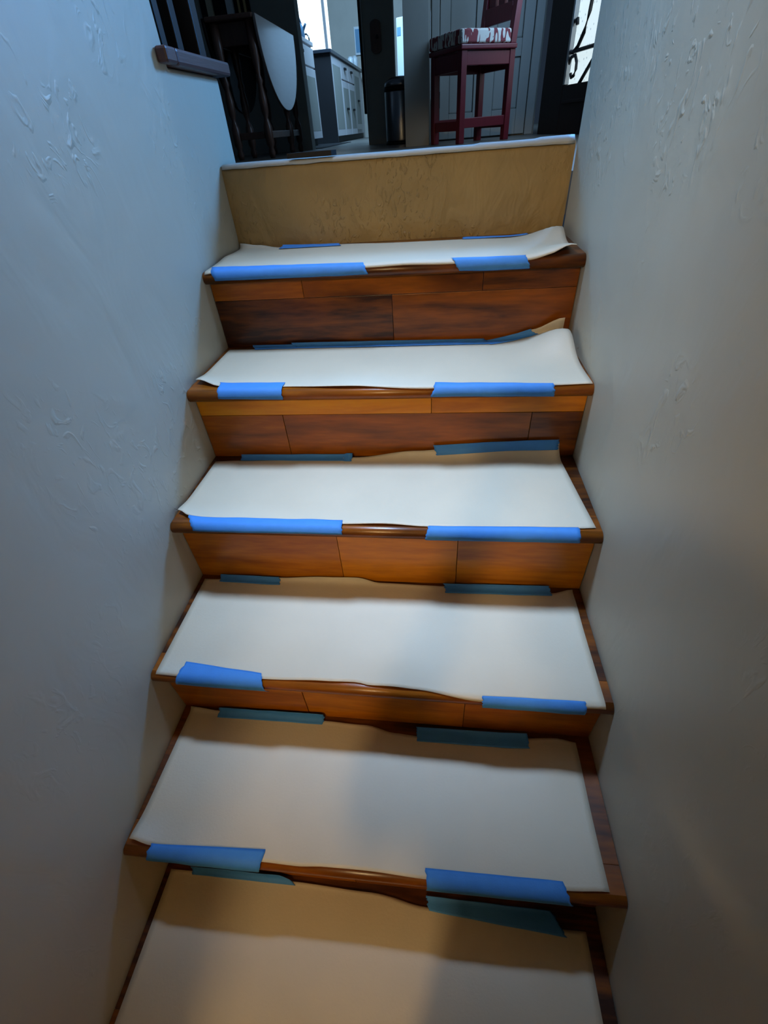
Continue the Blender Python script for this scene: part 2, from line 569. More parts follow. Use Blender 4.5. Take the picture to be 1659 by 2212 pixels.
RN = NT / 2
def surf(k, x, s, off, rb=0.016):
    y_n = yn(k, x)
    yr = yrs(k, x) - 0.0035
    D = yr - y_n
    z = ZT[k]
    if s > D + rb:
        p, n = (yr, z + s - D), (-1, 0)
    elif s > D - rb:
        t = (s - (D - rb)) / (2 * rb) * PI / 2
        p, n = (yr - rb + rb * math.sin(t), z + rb - rb * math.cos(t)), (-math.sin(t), math.cos(t))
    elif s < RN:
        a = min(2.5, (RN - s) * (PI / 4) / RN)
        p, n = (y_n + RN - RN * math.sin(a), z - RN + RN * math.cos(a)), (-math.sin(a), math.cos(a))
    else:
        p, n = (y_n + s, z), (0, 1)
    return Vector((x, p[0] + off * n[0], p[1] + off * n[1]))

FRONT = {
  1: [(0.007, -0.0008), (0.036, 0.0026), (0.192, 0.0036), (0.405, -0.0038), (0.47, -0.0038), (0.603, -0.0048), (0.778, -0.0058), (0.822, -0.0018), (0.878, 0.0167)],
  2: [(0.010, 0.0454), (0.074, 0.0255), (0.233, 0.0185), (0.387, 0.0085), (0.561, 0.0013), (0.816, 0.0045), (0.896, 0.0075)],
  3: [(0.006, 0.0421), (0.04, 0.0264), (0.382, 0.016), (0.489, 0.0168), (0.556, 0.0143), (0.856, 0.0186), (0.888, 0.0209)],
  4: [(0.012, 0.0046), (0.069, 0.0034), (0.241, 0.0106), (0.363, 0.0142), (0.427, 0.017), (0.455, 0.0123), (0.544, 0.0105), (0.665, -0.0042), (0.797, -0.0042), (0.884, -0.0012)],
  5: [(0.010, 0.0211), (0.052, 0.015), (0.275, 0.0078), (0.336, 0.0068), (0.386, 0.0097), (0.469, 0.0106), (0.567, 0.0075), (0.803, 0.0123), (0.872, 0.0162)],
  6: [(0.012, 0.012), (0.3, 0.010), (0.875, 0.012)],
}
BACK = {
  1: [(0.006, 0.2931), (0.06, 0.2831), (0.15, 0.2566), (0.295, 0.2567), (0.451, 0.2397), (0.637, 0.2317), (0.756, 0.2167), (0.815, 0.2247), (0.884, 0.2892)],
  2: [(0.014, 0.2544), (0.098, 0.2525), (0.199, 0.2575), (0.461, 0.2425), (0.684, 0.2445), (0.756, 0.2695), (0.81, 0.2963), (0.878, 0.3293)],
  3: [(0.012, 0.2441), (0.077, 0.2487), (0.222, 0.2568), (0.37, 0.2639), (0.527, 0.2874), (0.638, 0.2983), (0.778, 0.3084), (0.860, 0.3121)],
  4: [(0.014, 0.2606), (0.104, 0.2629), (0.202, 0.2761), (0.313, 0.2857), (0.392, 0.2891), (0.446, 0.2722), (0.598, 0.2692), (0.723, 0.2638), (0.834, 0.2592), (0.880, 0.2747)],
  5: [(0.020, 0.2874), (0.091, 0.279), (0.226, 0.2739), (0.334, 0.2708), (0.428, 0.2657), (0.491, 0.2506), (0.551, 0.2475), (0.678, 0.2524), (0.774, 0.2583), (0.831, 0.2623), (0.868, 0.2562)],
  6: [(0.014, 0.2656), (0.096, 0.2666), (0.292, 0.2676), (0.451, 0.2616), (0.566, 0.2466), (0.729, 0.2366), (0.816, 0.2356), (0.872, 0.2366)],
}
# small lifts of loose edges: (x, s, radius, height)
LIFT = {
  1: [(0.86, 0.02, 0.07, 0.016), (0.87, 0.20, 0.07, 0.022), (0.50, 0.0, 0.07, 0.002), (0.02, 0.15, 0.06, 0.004)],
  2: [(0.02, 0.04, 0.05, 0.010), (0.38, 0.01, 0.09, 0.004), (0.87, 0.21, 0.085, 0.040), (0.45, 0.12, 0.05, 0.002)],
  3: [(0.01, 0.03, 0.05, 0.010), (0.46, 0.02, 0.07, 0.0035), (0.75, 0.22, 0.12, 0.006), (0.30, 0.12, 0.1, 0.002)],
  4: [(0.36, 0.02, 0.08, 0.003), (0.50, 0.02, 0.05, 0.005), (0.88, 0.23, 0.05, 0.004), (0.55, 0.15, 0.1, 0.002)],
  5: [(0.02, 0.02, 0.04, 0.010), (0.42, 0.01, 0.08, 0.004), (0.85, 0.02, 0.05, 0.003), (0.82, 0.23, 0.08, 0.012), (0.46, 0.23, 0.07, 0.004)],
  6: [(0.45, 0.20, 0.1, 0.003), (0.8, 0.21, 0.07, 0.008)],
}
def lift(k, x, s):
    h = 0
    for (a, b, r, t) in LIFT[k]:
        d2 = ((x - a) ** 2 + (s - b) ** 2) / (r * r)
        h += t * math.exp(-d2 * 1.6)
    return h
PLAB = {1: 'beige protective paper on the topmost tread below the raw plaster riser, right corner curling up',
        2: 'beige protective paper on the second tread from the top, back right corner curled high',
        3: 'beige protective paper on the third tread from the top, back edge leaning on the riser',
        4: 'beige protective paper on the fourth tread from the top, between two pairs of tape strips',
        5: 'wide beige protective paper on the fifth tread from the top',
        6: 'beige protective paper on the lowest tread in view, partly in shadow'}
for k in range(1, 7):
    NU, NV = 70, 36
    F, B = FRONT[k], BACK[k]
    bm = bmesh.new()
    g = []
    for i in range(NU + 1):
        u = i / NU
        xf = F[0][0] + (F[-1][0] - F[0][0]) * u
        xb = B[0][0] + (B[-1][0] - B[0][0]) * u
        sf, sb = interp(F, xf), interp(B, xb)
        col = []
        for j in range(NV + 1):
            v = j / NV
            x = xf + (xb - xf) * v
            s = sf + (sb - sf) * v
            p = surf(k, x, s, 0.0016 + 0.0006 * (1 + noise.noise(Vector((x * 7, s * 7, k * 5.3)))), rb=0.017 + (0.016 if k == 3 and x > 0.35 else 0))
            p.z += lift(k, x, s)
            if k == 2 and x > 0.78:      # the lifted corner leans away from the riser
                p.y -= max(0, s - 0.24) * (x - 0.78) * 2.5
            col.append(bm.verts.new(p))
        g.append(col)
    for i in range(NU):
        for j in range(NV):
            bm.faces.new((g[i][j], g[i + 1][j], g[i + 1][j + 1], g[i][j + 1]))
    o = obj('protective_paper', bm, 'paper', smooth=True)
    sd = o.modifiers.new('thickness', 'SOLIDIFY'); sd.thickness = 0.0007; sd.offset = 0
    tag(o, PLAB[k], 'paper', 'protective paper sheets on the treads')

TAPES = [
  (1, [(0.012, 0.0436), (0.398, 0.0127), (0.409, -0.0188), (0.033, -0.0168)], 'long blue tape strip on the front left edge of the topmost tread'),
  (1, [(0.603, 0.0127), (0.767, 0.0067), (0.78, -0.0238), (0.621, -0.0208)], 'short blue tape strip on the front right edge of the topmost tread'),
  (1, [(0.132, 0.2766), (0.298, 0.2617), (0.307, 0.2287), (0.133, 0.2306)], 'short blue tape strip at the left foot of the raw plaster riser'),
  (1, [(0.638, 0.2507), (0.802, 0.2387), (0.802, 0.2187), (0.636, 0.2257)], 'thin blue tape strip at the right foot of the raw plaster riser'),
  (2, [(0.072, 0.0405), (0.230, 0.0365), (0.229, -0.0183), (0.08, -0.0143)], 'short blue tape strip on the front left edge of the second tread from the top'),
  (2, [(0.572, 0.0215), (0.817, 0.0085), (0.821, -0.0213), (0.562, -0.0173)], 'long blue tape strip on the front right edge of the second tread from the top'),
  (2, [(0.075, 0.2735), (0.195, 0.2725), (0.205, 0.2445), (0.089, 0.2455)], 'short dark blue tape piece at the back left of the second tread from the top'),
  (2, [(0.186, 0.2803), (0.692, 0.2735), (0.706, 0.2385), (0.19, 0.2445)], 'longest blue tape strip, along the back of the second tread from the top'),
  (2, [(0.679, 0.2575), (0.805, 0.2993), (0.824, 0.2645), (0.706, 0.2335)], 'slanting blue tape piece beside the curled paper corner of the second tread'),
  (3, [(0.039, 0.0274), (0.382, 0.026), (0.383, -0.010), (0.056, -0.011)], 'long blue tape strip on the front left edge of the third tread from the top'),
  (3, [(0.56, 0.0143), (0.855, 0.0196), (0.856, -0.016), (0.555, -0.019)], 'long blue tape strip on the front right edge of the third tread from the top'),
  (3, [(0.077, 0.275), (0.368, 0.2782), (0.365, 0.2459), (0.078, 0.2467)], 'dark blue tape strip at the back left of the third tread from the top'),
  (3, [(0.569, 0.3077), (0.857, 0.3241), (0.858, 0.2909), (0.575, 0.2714)], 'blue tape strip holding paper up the riser at the back right of the third tread'),
  (4, [(0.055, 0.2823), (0.203, 0.2801), (0.208, 0.2482), (0.056, 0.2502)], 'short dark blue tape strip at the back left of the fourth tread from the top'),
  (4, [(0.595, 0.2801), (0.829, 0.2884), (0.834, 0.2502), (0.601, 0.2462)], 'dark blue tape strip at the back right of the fourth tread from the top'),
  (4, [(0.067, 0.0364), (0.234, 0.0215), (0.249, -0.0262), (0.057, -0.0152)], 'ragged blue tape strip on the front left edge of the fourth tread from the top'),
  (4, [(0.666, 0.008), (0.848, 0.0104), (0.852, -0.022), (0.666, -0.020)], 'blue tape strip on the front right edge of the fourth tread from the top'),
  (5, [(0.091, 0.2965), (0.336, 0.3001), (0.334, 0.2578), (0.089, 0.259)], 'dark blue tape strip at the back left of the fifth tread from the top'),
  (5, [(0.54, 0.2736), (0.772, 0.276), (0.772, 0.2353), (0.544, 0.2365)], 'dark blue tape strip at the back right of the fifth tread from the top'),
  (5, [(0.056, 0.018), (0.273, 0.0268), (0.263, -0.026), (0.044, -0.024)], 'blue tape strip on the front left edge of the fifth tread from the top'),
  (5, [(0.566, 0.0235), (0.798, 0.0243), (0.815, -0.024), (0.57, -0.025)], 'wide blue tape strip on the front right edge of the fifth tread from the top'),
  (6, [(0.06, 0.2906), (0.26, 0.2968), (0.294, 0.2586), (0.066, 0.2576)], 'shadowed blue tape strip at the back left of the lowest tread in view'),
  (6, [(0.566, 0.2716), (0.81, 0.2656), (0.833, 0.2246), (0.571, 0.2406)], 'shadowed blue tape strip at the back right of the lowest tread in view'),
]
for n, (k, q, lab) in enumerate(TAPES):
    (a, b, c, d) = [Vector(p) for p in q]
    NU, NV = 40, 10
    bm = bmesh.new()
    g = []
    for i in range(NU + 1):
        u = i / NU
        col = []
        for j in range(NV + 1):
            v = j / NV
            jag = random.uniform(-0.002, 0.002) if i in (0, NU) else 0
            p = (a * (1 - v) + d * v) * (1 - u) + (b * (1 - v) + c * v) * u
            x, s = p.x + jag, p.y
            s += 0.0012 * noise.noise(Vector((x * 14, n * 3.3, v)))
            x = min(max(x, 0.006), 0.894)
            big = 0.016 if k == 3 and x > 0.35 else 0
            pos = surf(k, x, s, 0.0042 + 0.0007 * noise.noise(Vector((x * 25, s * 60, n))), rb=0.017 + big)
            pos.z += lift(k, x, s)
            if k == 2 and x > 0.78:
                pos.y -= max(0, s - 0.24) * (x - 0.78) * 2.5
            col.append(bm.verts.new(pos))
        g.append(col)
    for i in range(NU):
        for j in range(NV):
            bm.faces.new((g[i][j], g[i + 1][j], g[i + 1][j + 1], g[i][j + 1]))
    o = obj('tape_strip', bm, 'tape', smooth=True)
    sd = o.modifiers.new('thickness', 'SOLIDIFY'); sd.thickness = 0.0005; sd.offset = 0
    tag(o, lab, 'tape', "strips of blue painter's tape")

# paper on the landing edge, slightly buckled
bm = bmesh.new()
g = []
for i in range(61):
    x = 0.004 + 0.892 * i / 60
    b = 0.006 * max(0, min(1, (x - 0.66) / 0.06)) if x > 0.6 else 0
    h = 0.0025 + 0.002 * noise.noise(Vector((x * 6, 0, 0))) + (0.003 if x > 0.66 else 0) + 0.002 * (x > 0.82)
    g.append([bm.verts.new((x, YP - 0.003, -0.006 + 0.002 * noise.noise(Vector((x * 20, 4, 0))))), bm.verts.new((x, YP - 0.002, 0.001)), bm.verts.new((x, YP + 0.012, 0.0015 + h)), bm.verts.new((x, 0.08, 0.001 + h)), bm.verts.new((x, 0.15, 0.0012 + h * 0.4))])
for i in range(60):
    for j in range(4):
        bm.faces.new((g[i][j], g[i + 1][j], g[i + 1][j + 1], g[i][j + 1]))
o = obj('landing_paper', bm, 'landing_paper', smooth=True)
sd = o.modifiers.new('thickness', 'SOLIDIFY'); sd.thickness = 0.0007; sd.offset = 0
tag(o, 'pale paper strip along the raised landing edge above the raw plaster riser', 'paper')
o = obj('rubber_strip', prism([(0.185, YP - 0.006), (0.300, YP - 0.004), (0.31, 0.05), (0.27, 0.085), (0.20, 0.06)], 'z', 0.0062, 0.017), 'black_plastic')
tag(o, 'thin dark strip lying on the landing edge below the folding table', 'strip')

# ------------------------------------------------------------------ balustrade on the curb wall
bl = thing('balustrade', 'dark wooden balustrade with square balusters and brown sill cap on the left wall', 'balustrade', (-0.05, 0, 0.178))
def child_box(name, par, lo, hi, m, bev=0.002, tint=None):
    L = par.matrix_world.translation if False else par.location
    return obj(name, bx(lo[0] - L.x, lo[1] - L.y, lo[2] - L.z, hi[0] - L.x, hi[1] - L.y, hi[2] - L.z, bev), m, par)
child_box('sill_cap', bl, (-0.15, -0.1175, 0.1785), (0.026, 0.195, 0.206), 'cap_wood', 0.006)
child_box('sill_horn', bl, (0.0008, -0.165, 0.180), (0.026, -0.1176, 0.206), 'cap_wood', 0.005)
for (ya, yb) in ((0.002, 0.030), (0.085, 0.118)):
    p = child_box('baluster', bl, (-0.08, ya, 0.216), (-0.052, yb, 1.05), 'balustrade_wood', 0.003)
    q = obj('base_collar', bx(-0.09 + 0.05, ya - 0.012, 0.206 - 0.178, -0.042 + 0.05, yb + 0.012, 0.216 - 0.178, 0.002), 'balustrade_wood', bl)
child_box('newel', bl, (-0.098, 0.158, 0.2065), (-0.030, 0.2, 1.25), 'balustrade_wood', 0.004)
child_box('handrail', bl, (-0.10, -0.11, 1.05), (-0.03, 0.158, 1.10), 'balustrade_wood', 0.008)

struct(obj('trim_3', bx(-0.085, 0.215, ZF, -0.045, 0.235, 0.177, 0.003), 'white_paint'), 'pale casing beyond the end of the left wall')
# ------------------------------------------------------------------ upper room shell
struct(obj('floor', wall_mesh([(-4.0, 0.1625, ZF - 0.1, 2.6, 10, ZF), (-4.0, -3.6, ZF - 0.1, -0.1305, 0.1625, ZF), (W + 0.1305, -3.6, ZF - 0.1, 2.6, 0.1625, ZF)]), 'floor_tile'), 'dark tiled floor of the room at the top of the stairs')
struct(obj('wall_outer', bx(-4.12, -3.6, ZF, -4.0, 10, 2.5), 'slate_wall'), 'far side wall of the room at the top of the stairs')
struct(obj('wall_back', bx(-4.0, 4.1, ZF, -0.655, 4.24, 2.5), 'slate_wall'), 'shaded wall behind the folding table')
struct(obj('wall_middle', bx(-0.128, 4.3, ZF, 0.150, 4.42, 2.5), 'slate_wall'), 'narrow shaded wall between kitchen opening and refrigerator')
struct(obj('wall_pillar', bx(0.318, 2.9, ZF, 0.488, 3.6, 2.5), 'slate_wall'), 'grey wall end beside the red chair')
struct(obj('wall_kitchen', bx(-2.8, 9.62, ZF, -1.95, 9.74, 2.5), 'kitchen_wall'), 'kitchen wall left of the window')
struct(obj('wall_kitchen', bx(-1.33, 9.62, ZF, 1.2, 9.74, 2.5), 'kitchen_wall'), 'mottled kitchen wall right of the window')
struct(obj('wall_kitchen', bx(-1.95, 9.62, ZF, -1.33, 9.74, 1.12), 'kitchen_wall'), 'kitchen wall under the window')
struct(obj('wall_panel', bx(0.488, 3.62, ZF, 1.34, 3.74, 2.5), 'slate_wall'), 'wall holding the white panelled door')
struct(obj('trim_1', bx(-0.150, 4.285, 0.16, -0.1285, 4.40, 2.5), 'black_plastic'), 'dark edge strip of the kitchen opening')
struct(obj('trim_2', bx(-0.1280, 4.285, 0.16, -0.117, 4.2995, 2.5), 'white_paint'), 'pale corner bead of the kitchen opening')

# kitchen window
wi = bpy.data.objects.new('window_1', None); C.objects.link(wi)
struct(wi, 'bright kitchen window above the counter')
obj('pane', bx(-1.95, 9.66, 1.12, -1.33, 9.67, 2.5), 'window_pane', wi)
obj('mullion', bx(-1.43, 9.60, 1.12, -1.385, 9.659, 2.5, 0.004), 'cabinet_paint', wi)
obj('sill', bx(-1.95, 9.58, 1.09, -1.33, 9.6595, 1.12, 0.004), 'white_paint', wi)

# white panelled door behind the chair
dr = bpy.data.objects.new('door_1', None); C.objects.link(dr)
struct(dr, 'white panelled double door behind the red chair')
for (x0, x1) in ((0.56, 0.905), (0.909, 1.255)):
    for a, b in ((x0, x0 + 0.075), (x1 - 0.075, x1)):
        obj('stile', bx(a, 3.585, ZF + 0.01, b, 3.619, 2.0, 0.003), 'white_paint', dr)
    for z0, z1 in ((ZF + 0.01, 0.10), (0.40, 0.50), (1.86, 2.0)):
        obj('rail', bx(x0 + 0.0755, 3.585, z0, x1 - 0.0755, 3.619, z1, 0.003), 'white_paint', dr)
    for z0, z1 in ((0.1005, 0.3995), (0.5005, 1.8595)):
        obj('panel', bx(x0 + 0.0755, 3.600, z0, x1 - 0.0755, 3.619, z1, 0.010), 'white_paint', dr)
obj('casing', bx(0.495, 3.575, ZF, 0.555, 3.6195, 2.06, 0.006), 'white_paint', dr)
obj('casing', bx(1.26, 3.575, ZF, 1.325, 3.6195, 2.06, 0.006), 'white_paint', dr)
obj('hinge', bx(0.553, 3.570, 0.14, 0.563, 3.5845, 0.24, 0.002), 'black_plastic', dr)

# front door, in the slanting right wall of the room
FD = Vector((1.455, 2.93, 0)); ux = Vector((-0.225, 0.974, 0)).normalized()
fd = bpy.data.objects.new('door_2', None); C.objects.link(fd)
fd.location = FD
fd.rotation_euler = (0, 0, math.atan2(-ux.y, -ux.x))     # local +x runs toward the stairs
struct(fd, 'dark wooden front door with seedy glass and wrought iron scrolls')
GZ = 0.195 - 0.0
obj('stile', bx(-0.50, 0, ZF, -0.13, 0.05, 2.1, 0.004), 'door_wood', fd)
obj('stile', bx(0.56, 0, ZF, 0.72, 0.05, 2.1, 0.004), 'door_wood', fd)
obj('bottom_rail', bx(-0.1295, 0, ZF, 0.5595, 0.05, GZ - 0.002, 0.004), 'door_wood', fd)
obj('moulding', bx(-0.10, -0.012, 0.095, 0.53, -0.0005, 0.115, 0.004), 'door_wood', fd)
obj('glass', bx(-0.1295, 0.028, GZ, 0.5595, 0.034, 2.1), 'seedy_glass', fd)
obj('glazing_bead', bx(-0.1290, -0.004, GZ, -0.105, 0.0275, 2.1, 0.002), 'steel', fd)
def iron(name, pts, r=0.011):
    return obj(name, tube([(p[0], 0.012, p[1]) for p in pts], r, 6), 'iron', fd, True)
iron('iron_bar', [(-0.128, 0.355), (0.55, 0.355)])
iron('iron_scroll', [(0.10, 1.6), (0.10, 0.62), (0.085, 0.52), (0.045, 0.43), (-0.01, 0.375), (-0.07, 0.352), (-0.12, 0.36)], 0.012)
iron('iron_scroll', [(-0.10, 0.50), (-0.075, 0.505), (-0.068, 0.48)], 0.012)
iron('iron_scroll', [(-0.12, 0.29), (-0.085, 0.33), (-0.03, 0.335), (0.005, 0.30), (0.01, 0.265), (-0.01, 0.235), (-0.045, 0.228), (-0.062, 0.248)], 0.010)
iron('iron_scroll', [(0.09, 0.19), (0.16, 0.24), (0.23, 0.29), (0.30, 0.33)], 0.012)
iron('iron_bar', [(-0.115, GZ), (-0.115, 2.0)], 0.009)

# right hand wall beyond the front door
bm = bmesh.new()
A0 = FD - ux * 0.72
A1 = Vector((W + 1.6, 0.3, 0))
p = []
o = obj('wall_entry', prism([(A0.x, A0.y), (A0.x + 0.12, A0.y + 0.03), (A0.x + 0.55, 0.3), (A0.x + 0.43, 0.3)], 'z', ZF, 2.5), 'slate_wall')
struct(o, 'wall of the entry between front door and stairs')

# ------------------------------------------------------------------ gate-leg table
TB = thing('gateleg_table', 'dark wooden gate-leg table with turned legs and drop leaf folded down, left of kitchen', 'table', (-0.80, 3.24, ZF))
def tl(x, y, z): return (x + 0.80, y - 3.24, z - ZF)
def tb(name, x0, y0, z0, x1, y1, z1, m='dark_wood', bev=0.003):
    a, b = tl(x0, y0, z0), tl(x1, y1, z1)
    return obj(name, bx(*a, *b, bev), m, TB)
tb('table_top', -0.957, 2.735, 0.640, -0.634, 3.745, 0.665, bev=0.008)
tb('apron', -0.93, 2.80, 0.53, -0.66, 2.825, 0.639)
tb('apron', -0.93, 3.655, 0.53, -0.66, 3.68, 0.639)
tb('apron', -0.68, 2.83, 0.53, -0.655, 3.65, 0.639)
tb('apron', -0.935, 2.83, 0.53, -0.91, 3.65, 0.639)
LEG = [(0.018, 0.0), (0.026, 0.03), (0.018, 0.06), (0.030, 0.085), (0.030, 0.18), (0.022, 0.20), (0.014, 0.225), (0.025, 0.26), (0.028, 0.33), (0.016, 0.40), (0.024, 0.42), (0.014, 0.45), (0.026, 0.52), (0.028, 0.565), (0.030, 0.58), (0.030, 0.708)]
LEG = [(r, z * 0.998 + 0.001) for r, z in LEG]
for x, y in ((-0.915, 2.785), (-0.672, 2.785), (-0.915, 3.695), (-0.672, 3.695), (-0.672, 3.40), (-0.915, 3.1)):
    h = 0.708 if abs(x + 0.79) < 0.14 else 0.66
    a = tl(x, y, ZF)
    obj('leg', lathe([(r, z * h / 0.708) for r, z in LEG], a[0], a[1], 12), 'dark_wood', TB, True)
tb('stretcher', -0.885, 2.772, 0.045, -0.702, 2.798, 0.085)
tb('stretcher', -0.685, 2.816, 0.045, -0.659, 3.664, 0.085)
tb('stretcher', -0.928, 2.816, 0.045, -0.902, 3.664, 0.085)
tb('stretcher', -0.885, 3.682, 0.045, -0.702, 3.708, 0.085)
for xl, nm in ((-0.632, 'drop_leaf'), (-0.978, 'drop_leaf')):
    pts = [(0.50 * math.cos(a), -0.46 * math.sin(a)) for a in [PI * i / 36 for i in range(37)]]
    pts = [(q[0] + 0.0, q[1] + 0.66 - ZF) for q in pts]
    lf = obj(nm, prism(pts, 'x', xl + 0.80, xl + 0.80 + 0.018), 'table_leaf_sheen' if xl > -0.8 else 'balustrade_wood', TB)  # sheen coloured into the right leaf, left leaf darkened against the door light
    bv = lf.modifiers.new('bevel', 'BEVEL'); bv.width = 0.003; bv.segments = 2

# slatted frame on the wall behind the table
sf = thing('slatted_frame', 'dark framed rack with pale upright slats on the wall behind the folding table', 'frame', (-1.24, 4.08, 0.84))
def sl(name, x0, x1, z0, z1, m, y0=4.055, y1=4.085):
    return obj(name, bx(x0 + 1.24, y0 - 4.08, z0 - 0.84, x1 + 1.24, y1 - 4.08, z1 - 0.84, 0.002), m, sf)
sl('backing', -1.46, -1.03, 0.80, 1.5, 'black_plastic', 4.086, 4.0985)
for a, b, m in ((-1.395, -1.345, 'cream_slat'), (-1.225, -1.165, 'ceramic'), (-1.125, -1.105, 'brass'), (-1.075, -1.055, 'brass')):
    sl('slat', a, b, 0.82, 1.5, m)

# ------------------------------------------------------------------ red chair (front edge L-N, back edge F-R)
N_ = Vector((0.698, 2.603)); L_ = Vector((0.475, 2.855)); R_ = Vector((1.035, 2.699))
e2 = Vector((0.84, 0.54)).normalized(); e1 = Vector((-e2.y, e2.x))
SWD, SDP = 0.36, 0.42
ch = thing('wooden_chair', 'red painted wooden chair with tall legs and low rungs at the top of the stairs', 'chair', (N_.x, N_.y, ZF), math.atan2(e2.y, e2.x))
# local frame: +x = e2 (towards the back), +y or -y = e1
sg = 1 if Vector((-e2.y, e2.x)).dot(e1) > 0 else -1
def cb(name, x0, y0, z0, x1, y1, z1, m='red_wood', bev=0.003):
    ya, yb = sorted((y0 * sg, y1 * sg))
    return obj(name, bx(x0, ya, z0 - ZF, x1, yb, z1 - ZF, bev), m, ch)
t = 0.042
SD, SW = SDP, SWD
for x, y, top in ((0, 0, 0.385), (0, SW - t, 0.385), (SD - t, 0, 0.385), (SD - t, SW - t, 0.385)):
    cb('leg', x, y, ZF + 0.0005, x + t, y + t, top)
cb('apron', 0.004, t, 0.295, 0.026, SW - t, 0.380)
cb('apron', SD - 0.026, t, 0.295, SD - 0.004, SW - t, 0.380)
cb('apron', t, 0.004, 0.315, SD - t, 0.026, 0.380)
cb('apron', t, SW - 0.026, 0.295, SD - t, SW - 0.004, 0.380)
cb('seat', -0.012, -0.012, 0.3855, SD + 0.002, SW + 0.012, 0.410, bev=0.006)
cb('stretcher', 0.008, t, 0.0, 0.034, SW - t, 0.052)
cb('stretcher', SD - 0.034, t, 0.0, SD - 0.008, SW - t, 0.052)
cb('stretcher', t, 0.008, 0.012, SD - t, 0.034, 0.064)
cb('stretcher', t, SW - 0.034, 0.012, SD - t, SW - 0.008, 0.064)
for y in (0, SW - t):
    ya, yb = sorted((y * sg, (y + t) * sg))
    p = [(SD - t, ya, 0.4105 - ZF), (SD, ya, 0.4105 - ZF), (SD, yb, 0.4105 - ZF), (SD - t, yb, 0.4105 - ZF),
         (SD + 0.03, ya, 0.98 - ZF), (SD + 0.07, ya, 0.98 - ZF), (SD + 0.07, yb, 0.98 - ZF), (SD + 0.03, yb, 0.98 - ZF)]
    obj('back_post', hexa(p, 0.003), 'red_wood', ch)
cb('back_rail', SD - 0.022, t, 0.52, SD + 0.004, SW - t, 0.60)
cb('back_rail', SD + 0.030, t, 0.90, SD + 0.056, SW - t, 0.97)
for i in range(3):
    a = t + 0.015 + i * (SW - 2 * t) / 3
    cb('slat', SD - 0.002, a, 0.60, SD + 0.024, a + (SW - 2 * t) / 3 - 0.03, 0.90)
# cushion
cu = thing('seat_cushion', 'thick red and white patterned seat cushion on the red wooden chair', 'cushion', (N_.x, N_.y, 0.4105), math.atan2(e2.y, e2.x))
bm = bmesh.new()
ya, yb = sorted((-0.012 * sg, (SW + 0.012) * sg))
bx(-0.012, ya, 0.0008, SD - 0.052, yb, 0.066, bm=bm)
bmesh.ops.subdivide_edges(bm, edges=bm.edges[:], cuts=5, use_grid_fill=True)
cxm, cym = (SD - 0.064) / 2, (ya + yb) / 2
for v in bm.verts:
    if v.co.z > 0.03:
        dx, dy = (v.co.x - cxm) / (SD / 2), (v.co.y - cym) / (SW / 2)
        v.co.z += 0.012 * max(0, 1 - dx * dx) * max(0, 1 - dy * dy)
pad = obj('cushion_pad', bm, 'cushion', cu, True)
bv = pad.modifiers.new('bevel', 'BEVEL'); bv.width = 0.012; bv.segments = 3

# ------------------------------------------------------------------ kitchen furniture
def cab_front(par, L, y0, y1, z0, z1, xf, name, m='cabinet_paint', pull=True):
    f = obj(name, bx(xf - L[0], y0 + 0.006 - L[1], z0 - L[2], xf + 0.02 - L[0], y1 - 0.006 - L[1], z1 - L[2], 0.003), m, par)
    w_ = 0.055
    if z1 - z0 > 0.25:
        g_ = bx(xf + 0.0195 - L[0], y0 + 0.07 - L[1], z0 + 0.07 - L[2], xf + 0.021 - L[0], y1 - 0.07 - L[1], z1 - 0.07 - L[2])
        obj('panel_sheet', g_, 'slate_wall', f)  # greyer flat sheet on the door front
    if pull:
        zc = z1 - 0.06 if z1 - z0 < 0.25 else (z0 + z1) / 2
        obj('pull', bx(xf + 0.0205 - L[0], (y0 + y1) / 2 - 0.06 - L[1], zc - 0.012 - L[2], xf + 0.045 - L[0], (y0 + y1) / 2 + 0.06 - L[1], zc + 0.012 - L[2], 0.004), 'black_plastic', f)
    return f
LB = (-1.1, 7.9, ZF)
cb_ = thing('base_cabinet', 'long pale kitchen base cabinet with end panel darkened by painted shade and small pulls, left of grey wall', 'cabinet', LB)
def kb(name, x0, y0, z0, x1, y1, z1, m, L=LB, par=None, bev=0.003):
    return obj(name, bx(x0 - L[0], y0 - L[1], z0 - L[2], x1 - L[0], y1 - L[1], z1 - L[2], bev), m, par or cb_)
kb('carcass', -1.38, 6.45, 0.0, -0.822, 9.40, 0.795, 'cabinet_paint')
kb('end_panel', -1.40, 6.42, ZF, -0.802, 6.4495, 0.795, 'cabinet_end_shade')
kb('toe_kick', -1.38, 6.45, ZF, -0.87, 9.40, -0.0005, 'black_plastic')
cab_front(cb_, LB, 6.44, 7.15, 0.0, 0.775, -0.8218, 'cabinet_door', pull=False)
for y0, y1 in ((7.15, 7.75), (7.75, 8.35)):
    cab_front(cb_, LB, y0, y1, 0.60, 0.775, -0.8218, 'drawer')
    cab_front(cb_, LB, y0, y1, 0.0, 0.585, -0.8218, 'cabinet_door')
ov = cab_front(cb_, LB, 8.35, 9.0, 0.05, 0.775, -0.8218, 'dishwasher_front', 'steel', pull=True)
ct = obj('worktop', bx(-1.42, 6.40, 0.796, -0.785, 9.42, 0.83, 0.005), 'counter')
tag(ct, 'dark edged worktop on the long pale base cabinet in the kitchen', 'worktop')
LA = (-1.2, 5.1, ZF)
ca = thing('base_cabinet', 'short pale cabinet seen edge-on beside the column wall, dark gap below', 'cabinet', LA)
kb('carcass', -1.5, 4.5, 0.0, -0.902, 5.78, 0.795, 'cabinet_paint', LA, ca)
kb('toe_kick', -1.5, 4.5, ZF, -0.95, 5.75, -0.0005, 'black_plastic', LA, ca)
cab_front(ca, LA, 4.5, 5.78, 0.62, 0.775, -0.9018, 'drawer', pull=True)
